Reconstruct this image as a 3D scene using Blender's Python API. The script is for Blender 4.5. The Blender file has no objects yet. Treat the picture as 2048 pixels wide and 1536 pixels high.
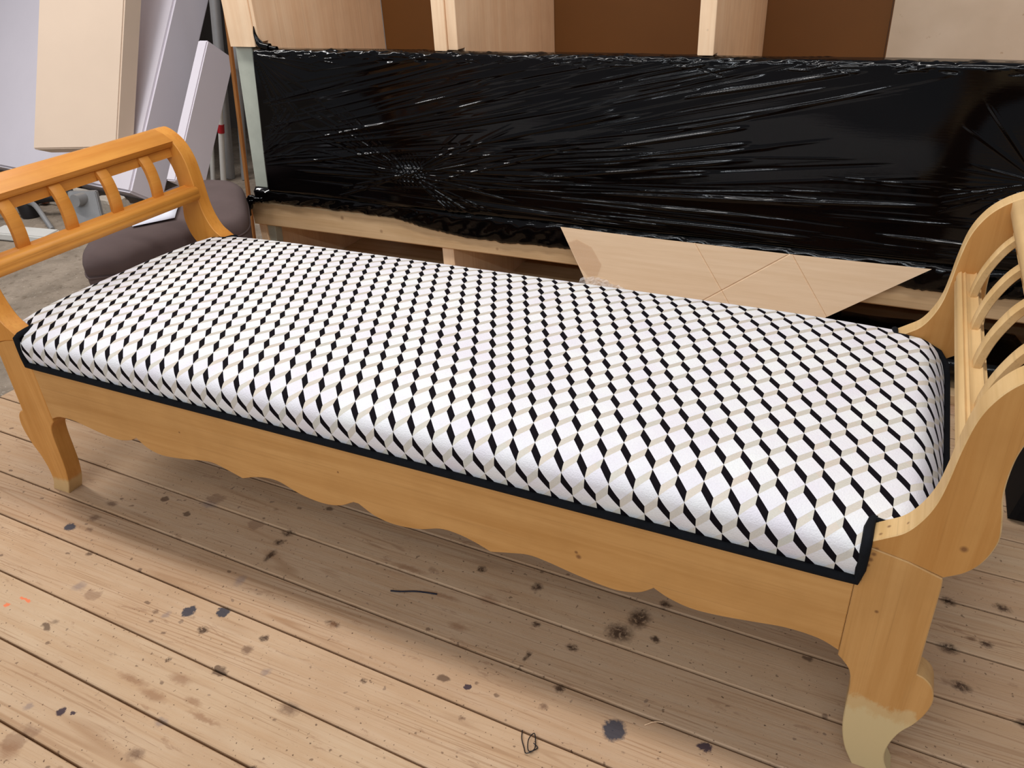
import bpy, bmesh, math, random
import numpy as np
from mathutils import Vector, Matrix
random.seed(7); rng = np.random.default_rng(7)
S = bpy.context.scene
COL = S.collection

# ------------------------------------------------------------------ camera
cam = bpy.data.cameras.new('camera'); camo = bpy.data.objects.new('camera', cam); COL.objects.link(camo)
YAW, PIT, ROL = -0.47102, 0.52488, -0.05210
f = Vector((math.sin(YAW)*math.cos(PIT), math.cos(YAW)*math.cos(PIT), -math.sin(PIT)))
r0 = Vector((math.cos(YAW), -math.sin(YAW), 0)); u0 = r0.cross(f)
rr = math.cos(ROL)*r0 + math.sin(ROL)*u0; uu = -math.sin(ROL)*r0 + math.cos(ROL)*u0
camo.matrix_world = Matrix(((rr.x, uu.x, -f.x, 1.60988), (rr.y, uu.y, -f.y, -0.88412), (rr.z, uu.z, -f.z, 1.13308), (0, 0, 0, 1)))
cam.sensor_fit = 'HORIZONTAL'; cam.sensor_width = 36; cam.lens = 36*1579.77/2048
cam.clip_start = 0.02; cam.clip_end = 60
S.camera = camo
# ------------------------------------------------------------------ world, lights, exposure
w = bpy.data.worlds.new('world'); S.world = w; w.use_nodes = True
w.node_tree.nodes['Background'].inputs[0].default_value = (0.93, 0.93, 1.0, 1)
w.node_tree.nodes['Background'].inputs[1].default_value = 0.27
def area(name, loc, rot, sx, sy, power, color=(1, .97, .95)):
    l = bpy.data.lights.new(name, 'AREA'); l.shape = 'RECTANGLE'; l.size = sx; l.size_y = sy; l.energy = power; l.color = color
    o = bpy.data.objects.new(name, l); COL.objects.link(o); o.location = loc; o.rotation_euler = rot; return o
area('ceiling_tube_light', (0.9, 0.36, 2.75), (0, 0, 0), 2.8, 0.22, 36)
area('ceiling_tube_light', (1.0, -1.9, 2.9), (math.radians(18), 0, 0), 3.2, 0.35, 12)
area('ceiling_tube_light', (-1.9, 0.5, 2.8), (math.radians(6), 0, 0), 1.8, 0.16, 46)  # unseen lamp added to brighten the foam slabs at the left
area('ceiling_tube_light', (0.3, -4.2, 2.7), (math.radians(40), 0, 0), 4.0, 0.07, 40, (.88, .94, 1))  # unseen lamp added far in front to put streaks on the film
area('ceiling_tube_light', (1.6, -3.0, 2.6), (math.radians(34), 0, 0), 3.6, 0.06, 34, (.88, .94, 1))  # another unseen lamp, added to strengthen the film highlights
S.view_settings.view_transform = 'Standard'; S.view_settings.look = 'None'
S.view_settings.gamma = 1; S.view_settings.use_curve_mapping = False
S.view_settings.exposure = 0.15

# ------------------------------------------------------------------ material helpers
class NT:
    def __init__(s, name, rough=.5, spec=.4):
        s.m = bpy.data.materials.new(name); s.m.use_nodes = True
        s.t = s.m.node_tree; s.b = s.t.nodes['Principled BSDF']
        s.b.inputs['Roughness'].default_value = rough; s.b.inputs['Specular IOR Level'].default_value = spec
    def n(s, typ, **kw):
        x = s.t.nodes.new(typ)
        for k, v in kw.items(): setattr(x, k, v)
        return x
    def l(s, a, b): s.t.links.new(a, b)
    def set(s, sock, v):
        if isinstance(v, bpy.types.NodeSocket): s.l(v, sock)
        else: sock.default_value = v
    def math(s, op, a, b=0.0, c=0.0, clamp=False):
        x = s.n('ShaderNodeMath', operation=op); x.use_clamp = clamp
        s.set(x.inputs[0], a); s.set(x.inputs[1], b); s.set(x.inputs[2], c); return x.outputs[0]
    def vmath(s, op, a, b=(0, 0, 0)):
        x = s.n('ShaderNodeVectorMath', operation=op); s.set(x.inputs[0], a); s.set(x.inputs[1], b)
        return x.outputs['Value'] if op in ('LENGTH', 'DOT_PRODUCT') else x.outputs[0]
    def pos(s): return s.n('ShaderNodeNewGeometry').outputs['Position']
    def obj(s): return s.n('ShaderNodeTexCoord').outputs['Object']
    def rnd(s): return s.n('ShaderNodeObjectInfo').outputs['Random']
    def noise(s, v, scale, detail=4, rough=.55, dist=0):
        x = s.n('ShaderNodeTexNoise'); s.l(v, x.inputs['Vector']); x.inputs['Scale'].default_value = scale
        x.inputs['Detail'].default_value = detail; x.inputs['Roughness'].default_value = rough; x.inputs['Distortion'].default_value = dist
        return x.outputs[0]
    def scale(s, v, k): return s.vmath('MULTIPLY', v, k)
    def ramp(s, v, stops, interp='LINEAR'):
        x = s.n('ShaderNodeValToRGB'); s.set(x.inputs[0], v); e = x.color_ramp.elements; x.color_ramp.interpolation = interp
        while len(e) < len(stops): e.new(.5)
        for i, (p, c) in enumerate(stops):
            e[i].position = p; e[i].color = (c[0], c[1], c[2], 1) if isinstance(c, tuple) else (c, c, c, 1)
        return x.outputs[0]
    def rng(s, v, a, b, c=0., d=1.):
        x = s.n('ShaderNodeMapRange'); s.set(x.inputs[0], v)
        for i, q in enumerate((a, b, c, d)): x.inputs[i+1].default_value = q
        return x.outputs[0]
    def mix(s, fac, a, b, mode='MIX'):
        x = s.n('ShaderNodeMix', data_type='RGBA', blend_type=mode); s.set(x.inputs[0], fac)
        s.set(x.inputs[6], (*a, 1) if isinstance(a, tuple) else a); s.set(x.inputs[7], (*b, 1) if isinstance(b, tuple) else b)
        return x.outputs[2]
    def color(s, v): s.set(s.b.inputs['Base Color'], (*v, 1) if isinstance(v, tuple) else v); return s
    def bump(s, h, strength=.3, dist=.002):
        x = s.n('ShaderNodeBump'); x.inputs['Strength'].default_value = strength; x.inputs['Distance'].default_value = dist
        s.set(x.inputs['Height'], h); s.l(x.outputs[0], s.b.inputs['Normal']); return s
def lin(r, g, b): return tuple((c/255/12.92 if c/255 <= .04045 else ((c/255+.055)/1.055)**2.4) for c in (r, g, b))

def wood(name, c1, c2, axis='x', rough=.5, worn=None, spec=.35, knots=None, fine=1.0, wornc=lin(205, 186, 140)):
    """clear or varnished timber with the grain along one axis"""
    m = NT(name, rough, spec); p = m.pos()
    k = {'x': (1, 14, 14), 'y': (14, 1, 14), 'z': (14, 14, 1)}[axis]
    k2 = {'x': (2, 160, 160), 'y': (160, 2, 160), 'z': (160, 160, 2)}[axis]
    a = m.noise(m.scale(p, k), 2.2*fine, 5, .6, .4); b = m.noise(m.scale(p, k2), 1.2, 3, .6)
    fac = m.math('ADD', m.math('MULTIPLY', a, .75), m.math('MULTIPLY', b, .25))
    c = m.mix(m.rng(fac, .35, .66), c1, c2)
    pore = m.rng(b, .60, .72)
    c = m.mix(m.math('MULTIPLY', pore, .30), c, tuple(q*.55 for q in c1))
    bl = m.noise(p, 9, 3, .6)
    c = m.mix(m.rng(bl, .45, .75, 0, .35), c, tuple(q*.80 for q in c2))
    if knots:
        for (x, y, z, r) in knots:
            d = m.vmath('LENGTH', m.scale(m.vmath('SUBTRACT', p, (x, y, z)), (1, 1, 1)))
            g = m.rng(d, r, r*.35)
            c = m.mix(m.math('MULTIPLY', g, .8), c, lin(110, 70, 40))
    if worn:
        n = m.noise(m.scale(p, (1.6, 1, 1)), 16, 6, .7)
        for (axis_i, at, width, amt) in worn:
            sep = m.n('ShaderNodeSeparateXYZ'); m.l(p, sep.inputs[0])
            v = m.math('ADD', sep.outputs[axis_i], m.math('MULTIPLY', m.math('SUBTRACT', n, .5), width))
            c = m.mix(m.rng(v, at, at-.010, 0, amt), c, wornc)
    m.color(c); m.bump(m.math('ADD', b, a), .10, .001)
    return m.m

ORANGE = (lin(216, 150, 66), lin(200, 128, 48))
HONEY = (lin(200, 152, 92), lin(182, 132, 72))
M = {}
SP = [(1.672, 0, .420, .0045), (1.6705, 0, .411, .004), (1.668, 0, .401, .0045), (1.6665, 0, .391, .0035), (1.664, 0, .381, .003), (1.674, .010, .437, .0035), (1.682, .022, .443, .0035), (1.70, .016, .461, .003), (1.765, 0, .452, .006), (1.69, 0, .316, .0035)]
M['honey'] = wood('honey_varnished_wood', *HONEY, axis='x', knots=[(1.262, 0, .262, .006), (1.258, 0, .270, .004), (.80, 0, .30, .003), (.41, 0, .29, .003)])
M['honey_leg'] = wood('honey_varnished_upright', *HONEY, axis='z', knots=SP, worn=[(2, .150, .085, .55), (2, .128, .075, .75)])
M['honey_edge'] = wood('pale_leg_edge', lin(208, 166, 108), lin(190, 144, 88), axis='z', worn=[(2, .150, .085, .55), (2, .128, .075, .75)])
M['orange_leg'] = wood('orange_varnished_upright', lin(212, 154, 84), lin(192, 132, 60), axis='z', worn=[(2, .045, .03, .6)])  # left legs get a more orange tone than the right ones
M['orange'] = wood('orange_varnished_wood', *ORANGE, axis='y')  # left rails and slats get a more orange tone than the right
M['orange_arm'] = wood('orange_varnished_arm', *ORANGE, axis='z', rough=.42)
M['bare'] = wood('bare_sanded_wood', lin(218, 184, 132), lin(200, 162, 106), axis='y', rough=.7, knots=SP)  # paler tone for right rails, slats and arm edges
M['bare_arm'] = wood('faded_arm_wood', lin(196, 144, 80), lin(180, 124, 60), axis='z', rough=.55, knots=SP)  # right arms get a less orange tone than the left
M['pine'] = wood('raw_pine', lin(250, 220, 184), lin(238, 200, 160), axis='z', rough=.65, knots=[(-.05, 1.17, .955, .008), (.09, 1.3, .92, .008), (-.06, 1.45, .93, .009), (1.143, 1.15, .90, .006)])
M['pine_x'] = wood('raw_pine_rail', lin(216, 184, 142), lin(196, 160, 116), axis='x', rough=.65, knots=[(-.02, 1.14, .325, .010), (.13, 1.14, .295, .009), (.55, 1.14, .285, .008)])
M['stick'] = wood('brown_wood_stick', lin(160, 108, 58), lin(132, 84, 40), axis='z')
def simple(name, c, rough=.6, spec=.3, var=.15, sc=12, bump=.1, metal=0):
    m = NT(name, rough, spec); p = m.pos(); n = m.noise(p, sc, 4, .6)
    m.color(m.mix(m.rng(n, .3, .7), tuple(q*(1-var) for q in c), c)); m.bump(m.noise(p, sc*18, 2), bump, .001)
    m.b.inputs['Metallic'].default_value = metal
    return m.m
M['hardboard'] = simple('brown_hardboard', lin(112, 70, 28), .6, .3, .12, 3)
M['stained'] = None
M['post'] = simple('weathered_grey_green_board', lin(186, 190, 176), .75, .2, .16, 14, .2)
M['foam'] = simple('white_foam', lin(232, 226, 234), .9, .1, .03, 4, .05)
M['cream'] = simple('cream_foam', lin(228, 206, 184), .9, .1, .04, 4, .05)
M['grey_fabric'] = simple('dark_taupe_fabric', lin(104, 90, 88), .92, .1, .14, 7, .25)
M['paper'] = simple('white_paper', lin(235, 238, 250), .7, .2, .02, 20, .02)
M['black_tape'] = simple('black_cotton_piping', lin(20, 22, 26), .9, .15, .3, 60, .4)
M['black'] = simple('black_painted_metal', lin(28, 26, 28), .45, .4, .2, 20)
M['grey_metal'] = simple('grey_metal', lin(150, 150, 150), .42, .5, .12, 20, .05, .35)
M['white_plastic'] = simple('off_white_plastic', lin(215, 214, 208), .5, .4, .05, 20)
M['red'] = simple('red_plastic', lin(170, 24, 34), .4, .4, .05)
M['plaster'] = simple('crumbled_plaster', lin(206, 196, 182), .95, .1, .3, 60, .8)
M['core'] = simple('brown_brick_core', lin(112, 62, 40), .9, .1, .3, 40, .5)
M['wall'] = simple('grey_plaster_wall', lin(150, 148, 146), .9, .1, .12, 5, .3)
M['darkcloth'] = simple('navy_black_cloth', lin(46, 46, 56), .85, .15, .2, 20, .3)
M['box'] = simple('black_canvas', lin(16, 15, 16), .85, .15, .2, 40, .3)
m = NT('pale_stained_panel', .7, .25); p = m.pos()
c = m.mix(m.rng(m.noise(p, 5, 4), .3, .7), lin(196, 176, 152), lin(212, 194, 172))
c = m.mix(m.rng(m.noise(p, 34, 3, .6), .68, .76, 0, .7), c, lin(150, 110, 66)); m.color(c); M['stained'] = m.m
m = NT('corrugated_cardboard', .8, .2); p = m.pos()
c = m.mix(m.rng(m.noise(m.scale(p, (2, 2, 40)), 3, 3), .3, .7), lin(222, 190, 154), lin(230, 200, 166)); m.color(c)
m.bump(m.noise(m.scale(p, (3, 3, 160)), 2, 2), .08, .001); M['card'] = m.m
m = NT('clear_tape', .12, .5); m.color(lin(214, 178, 142)); m.b.inputs['Alpha'].default_value = .26; M['tape'] = m.m
m = NT('crumpled_clear_film', .08, .7); m.color(lin(235, 230, 225)); m.b.inputs['Alpha'].default_value = .38; M['clear'] = m.m
# black stretch film
m = NT('black_stretch_film', .07, .25); p = m.pos()
c = m.mix(m.rng(m.noise(m.scale(p, (1, 1, 1.6)), 2.4, 3), .45, .7), lin(3, 3, 4), lin(10, 7, 7)); m.color(c)
m.bump(m.noise(m.scale(m.vmath('ADD', p, (0, 0, 0)), (4, 4, 70)), 3, 5, .65, .6), .025, .003); M['film'] = m.m

# floor boards: position-based so that marks stay where they lie
def plank_material():
    m = NT('worn_floor_boards', .72, .22); p = m.pos(); rnd = m.rnd()
    off = m.n('ShaderNodeCombineXYZ'); m.l(m.math('MULTIPLY', rnd, 37.), off.inputs[0]); m.l(m.math('MULTIPLY', rnd, 11.), off.inputs[2])
    q = m.vmath('ADD', p, off.outputs[0])
    base = m.ramp(rnd, [(0, lin(190, 160, 130)), (.5, lin(198, 170, 138)), (1, lin(194, 160, 132))])
    g1 = m.noise(m.scale(q, (1.4, 26, 1)), 2.0, 5, .6, .7)
    g2 = m.noise(m.scale(q, (2.5, 150, 1)), 2.0, 4, .65, .3)
    c = m.mix(m.rng(g1, .36, .70, 0, .42), base, lin(176, 134, 92))
    c = m.mix(m.rng(g2, .56, .74, 0, .55), c, lin(134, 94, 60))
    ring = m.math('SINE', m.math('MULTIPLY', m.noise(m.scale(q, (.30, 9, 1)), 1.5, 1, .5, .25), 120.))
    msk = m.rng(m.noise(m.scale(q, (1, 5, 1)), 2.4, 2), .48, .60)
    c = m.mix(m.math('MULTIPLY', m.rng(ring, .35, .98, 0, .40), msk), c, lin(138, 96, 60))
    big = m.noise(p, 3.2, 4, .6); c = m.mix(m.rng(big, .45, .7, 0, .35), c, lin(170, 134, 100))
    # grey scuffed patches along the grain
    sc = m.noise(m.scale(q, (3, 16, 1)), 3.5, 6, .7, .8); c = m.mix(m.rng(sc, .60, .66, 0, .42), c, lin(140, 104, 78))
    # knots
    v = m.n('ShaderNodeTexVoronoi', feature='F1'); m.l(m.vmath('ADD', m.scale(q, (4.5, 7.5, 0)), m.scale(m.n('ShaderNodeTexNoise').outputs[1], (0, 0, 0))), v.inputs['Vector']); v.inputs['Scale'].default_value = 1.25
    kn = m.rng(m.math('ADD', v.outputs['Distance'], m.math('MULTIPLY', m.noise(p, 60, 3), .10)), .115, .075)
    c = m.mix(m.math('MULTIPLY', kn, .68), c, lin(92, 58, 38))
    # fine specks
    for scl, thr, col, amt in ((150, .69, lin(70, 48, 34), .75), (70, .70, lin(84, 60, 44), .6), (38, .72, lin(90, 72, 64), .5)):
        sp = m.noise(p, scl, 2, .5); c = m.mix(m.rng(sp, thr, thr+.03, 0, amt), c, col)
    # many small splashes and rub marks
    for vs, lo, hi, colr, am, dj in ((13., .62, .30, lin(66, 42, 30), .72, .016), (8., .55, .34, lin(128, 96, 74), .5, .024), (27., .45, .26, lin(80, 56, 44), .6, .010)):
        jn2 = m.n('ShaderNodeTexNoise'); m.l(p, jn2.inputs['Vector']); jn2.inputs['Scale'].default_value = 70; jn2.inputs['Detail'].default_value = 4
        pj = m.scale(m.vmath('ADD', p, m.scale(m.vmath('SUBTRACT', jn2.outputs[1], (.5, .5, .5)), (dj*1.6, dj, 0))), (.8, 1.15, 0))
        vv = m.n('ShaderNodeTexVoronoi', feature='F1'); m.l(pj, vv.inputs['Vector']); vv.inputs['Scale'].default_value = vs
        sc_ = m.n('ShaderNodeSeparateColor'); m.l(vv.outputs['Color'], sc_.inputs[0])
        rad = m.rng(sc_.outputs[0], lo, 1.0, 0.0, hi*.62)
        g = m.rng(m.math('SUBTRACT', vv.outputs['Distance'], rad), .0, -.05)
        c = m.mix(m.math('MULTIPLY', g, am), c, colr)
    # individual marks: x, y, rx, ry, kind
    marks = [(1.323, .153, .026, .034, 0), (1.300, .107, .032, .028, 0), (1.365, .118, .012, .010, 0), (.990, .156, .012, .012, 0), (1.114, .154, .014, .016, 0),
      (1.233, .041, .014, .010, 0), (1.151, .065, .010, .008, 0), (1.018, .003, .026, .012, 3), (1.04, .085, .030, .014, 3), (1.357, .207, .014, .012, 0),
      (1.167, -.009, .008, .016, 0), (1.245, -.05, .012, .012, 0), (.926, -.173, .008, .006, 0), (1.100, -.110, .007, .006, 1), (1.236, -.094, .009, .009, 4),
      (1.358, -.089, .0215, .023, 2), (1.499, -.062, .014, .010, 1), (1.119, -.169, .008, .006, 4), (.795, -.086, .012, .012, 3),
      (.511, -.171, .014, .016, 2), (.575, -.145, .016, .014, 2), (.061, -.085, .017, .012, 2), (.086, -.041, .018, .012, 4), (.111, -.074, .012, .008, 4),
      (.475, -.197, .011, .012, 5), (.450, -.198, .008, .007, 4), (.572, -.197, .014, .010, 0), (.685, -.201, .014, .013, 4), (.696, -.166, .011, .010, 0), (.751, -.226, .011, .011, 5),
      (.546, -.065, .013, .018, 5), (.245, -.209, .018, .016, 5), (.794, -.085, .020, .009, 0), (.541, .091, .020, .012, 0), (.543, .058, .014, .013, 0), (.553, .017, .012, .024, 0),
      (.081, .013, .020, .012, 4), (.479, -.434, .010, .009, 1), (.500, -.428, .005, .005, 1), (.416, -.450, .012, .010, 5), (.656, -.379, .014, .010, 5), (.566, -.277, .007, .007, 0),
      (.54, -.335, .045, .010, 3), (.60, -.345, .040, .012, 3), (.62, -.30, .030, .012, 3), (.677, -.326, .024, .009, 3), (.72, -.345, .05, .007, 3), (.664, -.441, .020, .014, 4), (.462, -.523, .030, .022, 3),
      (.152, -.306, .006, .006, 6), (.175, -.28, .018, .004, 6), (.841, -.271, .024, .016, 4), (1.84, .30, .022, .016, 0), (1.90, .335, .014, .010, 0), (1.86, .22, .020, .014, 0), (1.95, .18, .016, .014, 0), (1.84, .42, .016, .014, 0), (1.93, .44, .018, .012, 0), (1.80, -.02, .016, .012, 0), (1.88, .05, .014, .01, 0), (.30, .10, .03, .014, 5), (.85, .10, .05, .010, 3), (.95, .06, .05, .008, 3)]
    cols = {0: lin(48, 26, 17), 1: lin(40, 28, 48), 2: lin(50, 54, 66), 3: lin(140, 100, 70), 4: lin(104, 76, 58), 5: lin(128, 112, 108), 6: lin(240, 110, 60)}
    amts = {0: .88, 1: .9, 2: .92, 3: .6, 4: .7, 5: .55, 6: .75}
    jn = m.n('ShaderNodeTexNoise'); m.l(p, jn.inputs['Vector']); jn.inputs['Scale'].default_value = 85; jn.inputs['Detail'].default_value = 4; jn.inputs['Roughness'].default_value = .7
    jig = m.vmath('ADD', p, m.scale(m.vmath('SUBTRACT', jn.outputs[1], (.5, .5, .5)), (.022, .018, 0)))
    acc = {}
    for (x, y, rx, ry, k) in marks:
        d = m.vmath('LENGTH', m.scale(m.vmath('SUBTRACT', jig, (x, y, 0)), (1/rx, 1/ry, 0)))
        g = m.rng(d, 1.0, .72 if k in (1, 2, 6) else .35)
        acc[k] = g if k not in acc else m.math('MAXIMUM', acc[k], g)
    acc[0] = m.math('MULTIPLY', acc[0], m.rng(m.noise(p, 130, 4, .7), .36, .50, .35, 1))
    for k, g in acc.items(): c = m.mix(m.math('MULTIPLY', g, amts[k]), c, cols[k])
    m.color(c); m.bump(m.math('ADD', g2, m.math('MULTIPLY', m.noise(p, 120, 3), .6)), .30, .002)
    return m.m
M['plank'] = plank_material()
m = NT('dirty_concrete', .92, .15); p = m.pos()
c = m.mix(m.rng(m.noise(p, 6, 6, .65), .35, .65), lin(128, 116, 102), lin(160, 146, 130))
c = m.mix(m.rng(m.noise(p, 30, 5, .7), .55, .68, 0, .6), c, lin(92, 78, 62)); c = m.mix(m.rng(m.noise(p, 90, 3, .7), .62, .7, 0, .6), c, lin(196, 186, 172))
m.color(c); m.bump(m.noise(p, 45, 6, .7), .8, .006); M['concrete'] = m.m
M['dirt'] = simple('gap_dirt', lin(40, 30, 22), .95, .1, .3, 90)

# printed box-pattern fabric driven by the arc-length UVs of the cushion
def fabric():
    m = NT('velvet_box_pattern_fabric', .88, .12)
    uv = m.n('ShaderNodeUVMap'); uv.uv_map = 'UVMap'; sp = m.n('ShaderNodeSeparateXYZ'); m.l(uv.outputs[0], sp.inputs[0])
    X, T = sp.outputs[0], sp.outputs[1]; W, R, Bt, A = .01865, .0381, .0219, .0162
    xs = m.math('DIVIDE', X, W); k = m.math('FLOOR', xs); t = m.math('SUBTRACT', xs, k)
    par = m.math('FLOORED_MODULO', k, 2.0)
    q = m.math('SUBTRACT', m.math('FLOORED_MODULO', m.math('ADD', m.math('ADD', T, m.math('MULTIPLY', par, R)), R), 2*R), R)
    bt = m.math('MULTIPLY', t, Bt)
    blk = m.math('MULTIPLY', m.math('LESS_THAN', q, m.math('MULTIPLY', bt, -1.)), m.math('GREATER_THAN', q, m.math('SUBTRACT', m.math('MULTIPLY', bt, -1.), A)))
    bei = m.math('MULTIPLY', m.math('GREATER_THAN', q, bt), m.math('LESS_THAN', q, m.math('ADD', bt, A)))
    p = m.pos(); n = m.noise(p, 10, 3); fz = m.noise(p, 420, 2)
    white = m.mix(m.rng(n, .35, .65), lin(226, 222, 228), lin(232, 233, 232))
    # each diamond takes a faint tint of its own, as the pile lies differently
    cellid = m.n('ShaderNodeCombineXYZ'); m.l(k, cellid.inputs[0]); m.l(m.math('FLOOR', m.math('DIVIDE', m.math('ADD', T, bt), 2*R)), cellid.inputs[1])
    wn = m.n('ShaderNodeTexWhiteNoise'); m.l(cellid.outputs[0], wn.inputs['Vector'])
    bcol = m.mix(wn.outputs[0], lin(206, 202, 190), lin(212, 201, 187))
    c = m.mix(bei, white, bcol); c = m.mix(blk, c, lin(14, 9, 15))
    c = m.mix(m.rng(fz, .35, .65, 0, .10), c, (.5, .5, .5), 'MULTIPLY')
    m.color(c)
    # quilted relief: beige strips step down from the white tile above to the one below
    s1 = m.math('DIVIDE', m.math('SUBTRACT', q, bt), A); ridge = m.math('MULTIPLY', bei, m.math('SUBTRACT', 0., m.math('SUBTRACT', 1., s1)))
    ridge2 = m.math('MULTIPLY', bei, m.math('MULTIPLY', m.math('SUBTRACT', 1.0, s1), -1.0))
    h = m.math('ADD', m.math('MULTIPLY', bei, m.math('MULTIPLY', s1, -.75)), m.math('ADD', m.math('MULTIPLY', blk, -.25), m.math('MULTIPLY', fz, .12)))
    m.bump(h, 1.0, .0065)
    return m.m
M['fabric'] = fabric()

# ------------------------------------------------------------------ mesh helpers
def link(name, verts, faces, mat, parent=None, smooth=40, uv=None, kind=None):
    me = bpy.data.meshes.new(name)
    if isinstance(verts, np.ndarray): verts = verts.tolist()
    me.from_pydata(verts, [], faces); me.update()
    if uv is not None:
        lay = me.uv_layers.new(name='UVMap'); idx = np.empty(len(me.loops), dtype=np.int32); me.loops.foreach_get('vertex_index', idx)
        lay.data.foreach_set('uv', np.asarray(uv, dtype=np.float32)[idx].ravel())
    if smooth:
        me.polygons.foreach_set('use_smooth', [True]*len(me.polygons))
        me.set_sharp_from_angle(angle=math.radians(smooth))
    me.materials.append(mat)
    o = bpy.data.objects.new(name, me); COL.objects.link(o)
    if parent: o.parent = parent
    if kind: o['kind'] = kind
    return o
def fix(o):
    bm = bmesh.new(); bm.from_mesh(o.data); bmesh.ops.recalc_face_normals(bm, faces=bm.faces); bm.to_mesh(o.data); bm.free(); return o
def empty(name, loc, label, cat, group=None):
    o = bpy.data.objects.new(name, None); COL.objects.link(o); o.location = (0, 0, 0); o.empty_display_size = .05
    o['label'] = label; o['category'] = cat
    if group: o['group'] = group
    return o
def tag(o, label, cat, group=None):
    o['label'] = label; o['category'] = cat
    if group: o['group'] = group
    return o
def crm(pts, n=6):
    """Catmull-Rom through an open list of points"""
    P = [np.array(q, float) for q in pts]; P = [2*P[0]-P[1]] + P + [2*P[-1]-P[-2]]; out = []
    for i in range(1, len(P)-2):
        for k in range(n):
            t = k/n; a, b, c, d = P[i-1:i+3]
            out.append(.5*((2*b)+(-a+c)*t+(2*a-5*b+4*c-d)*t*t+(-a+3*b-3*c+d)*t**3))
    out.append(P[-2]); return out
def area2(p): return .5*sum(p[i][0]*p[(i+1) % len(p)][1]-p[(i+1) % len(p)][0]*p[i][1] for i in range(len(p)))
def plate(name, poly, a0, a1, axis, mat, parent=None, bev=.002, smooth=35, edge_mat=None):
    """outline extruded along an axis (0,1,2) with softened edges; poly in the other two axes"""
    p = [np.array(q, float) for q in poly]
    if area2(p) < 0: p = p[::-1]
    n = len(p); ins = []
    for i in range(n):
        e1 = p[i]-p[i-1]; e2 = p[(i+1) % n]-p[i]; e1 /= (np.linalg.norm(e1)+1e-9); e2 /= (np.linalg.norm(e2)+1e-9)
        nn = np.array([-e1[1]-e2[1], e1[0]+e2[0]]); L = np.linalg.norm(nn); nn = nn/L if L > 1e-6 else np.zeros(2)
        cosh = max(.5, nn@np.array([-e1[1], e1[0]])); ins.append(p[i]+nn*bev/cosh)
    rings = [(ins, a0), (p, a0+bev), (p, a1-bev), (ins, a1)]; V = []
    for rg, a in rings:
        for q in rg:
            v = [q[0], q[1]]; v.insert(axis, a); V.append(v)
    F = [list(range(n))[::-1], [3*n+i for i in range(n)]]
    for r in range(3):
        for i in range(n):
            j = (i+1) % n; F.append([r*n+i, r*n+j, (r+1)*n+j, (r+1)*n+i])
    o = fix(link(name, V, F, mat, parent, smooth))
    if edge_mat:
        o.data.materials.append(edge_mat)
        for k in range(2, 2+3*n): o.data.polygons[k].material_index = 1
    return o
def box(name, x0, x1, y0, y1, z0, z1, mat, parent=None, bev=.002, smooth=30):
    return plate(name, [(x0, z0), (x1, z0), (x1, z1), (x0, z1)], y0, y1, 1, mat, parent, bev, smooth)
def obox(name, o, U, V, W, mat, parent=None, bev=.004):
    """box from a corner and three edge vectors"""
    o, U, V, W = map(Vector, (o, U, V, W)); lu, lv, lw = U.length, V.length, W.length
    bm = bmesh.new(); bmesh.ops.create_cube(bm, size=1)
    for v in bm.verts: v.co = Vector(((v.co.x+.5)*lu, (v.co.y+.5)*lv, (v.co.z+.5)*lw))
    bmesh.ops.bevel(bm, geom=bm.edges[:], offset=bev, segments=2, affect='EDGES')
    u, v_, w_ = U/lu, V/lv, W/lw
    for v in bm.verts: v.co = o + u*v.co.x + v_*v.co.y + w_*v.co.z
    bmesh.ops.recalc_face_normals(bm, faces=bm.faces)
    me = bpy.data.meshes.new(name); bm.to_mesh(me); bm.free()
    me.polygons.foreach_set('use_smooth', [True]*len(me.polygons)); me.set_sharp_from_angle(angle=math.radians(35)); me.materials.append(mat)
    ob = bpy.data.objects.new(name, me); COL.objects.link(ob)
    if parent: ob.parent = parent
    return ob
def tube(name, pts, rad, mat, parent=None, n=8, closed=False, smooth=60, kind=None):
    P = [Vector(q) for q in pts]; m_ = len(P); V = []; up = Vector((0, 0, 1)); rads = rad if hasattr(rad, '__len__') else [rad]*m_
    prev = None
    for i, q in enumerate(P):
        if closed: t = P[(i+1) % m_]-P[i-1]
        else: t = P[min(i+1, m_-1)]-P[max(i-1, 0)]
        t.normalize()
        if prev is None:
            a = t.cross(up)
            if a.length < .1: a = t.cross(Vector((1, 0, 0)))
        else: a = prev-t*prev.dot(t)
        a.normalize(); prev = a; b = t.cross(a)
        for k in range(n):
            th = 2*math.pi*k/n; V.append(q+(a*math.cos(th)+b*math.sin(th))*rads[i])
    F = []
    for i in range(m_ if closed else m_-1):
        j = (i+1) % m_
        for k in range(n): F.append([i*n+k, i*n+(k+1) % n, j*n+(k+1) % n, j*n+k])
    if not closed: F += [list(range(n))[::-1], [(m_-1)*n+k for k in range(n)]]
    return fix(link(name, [tuple(v) for v in V], F, mat, parent, smooth, kind=kind))

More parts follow.
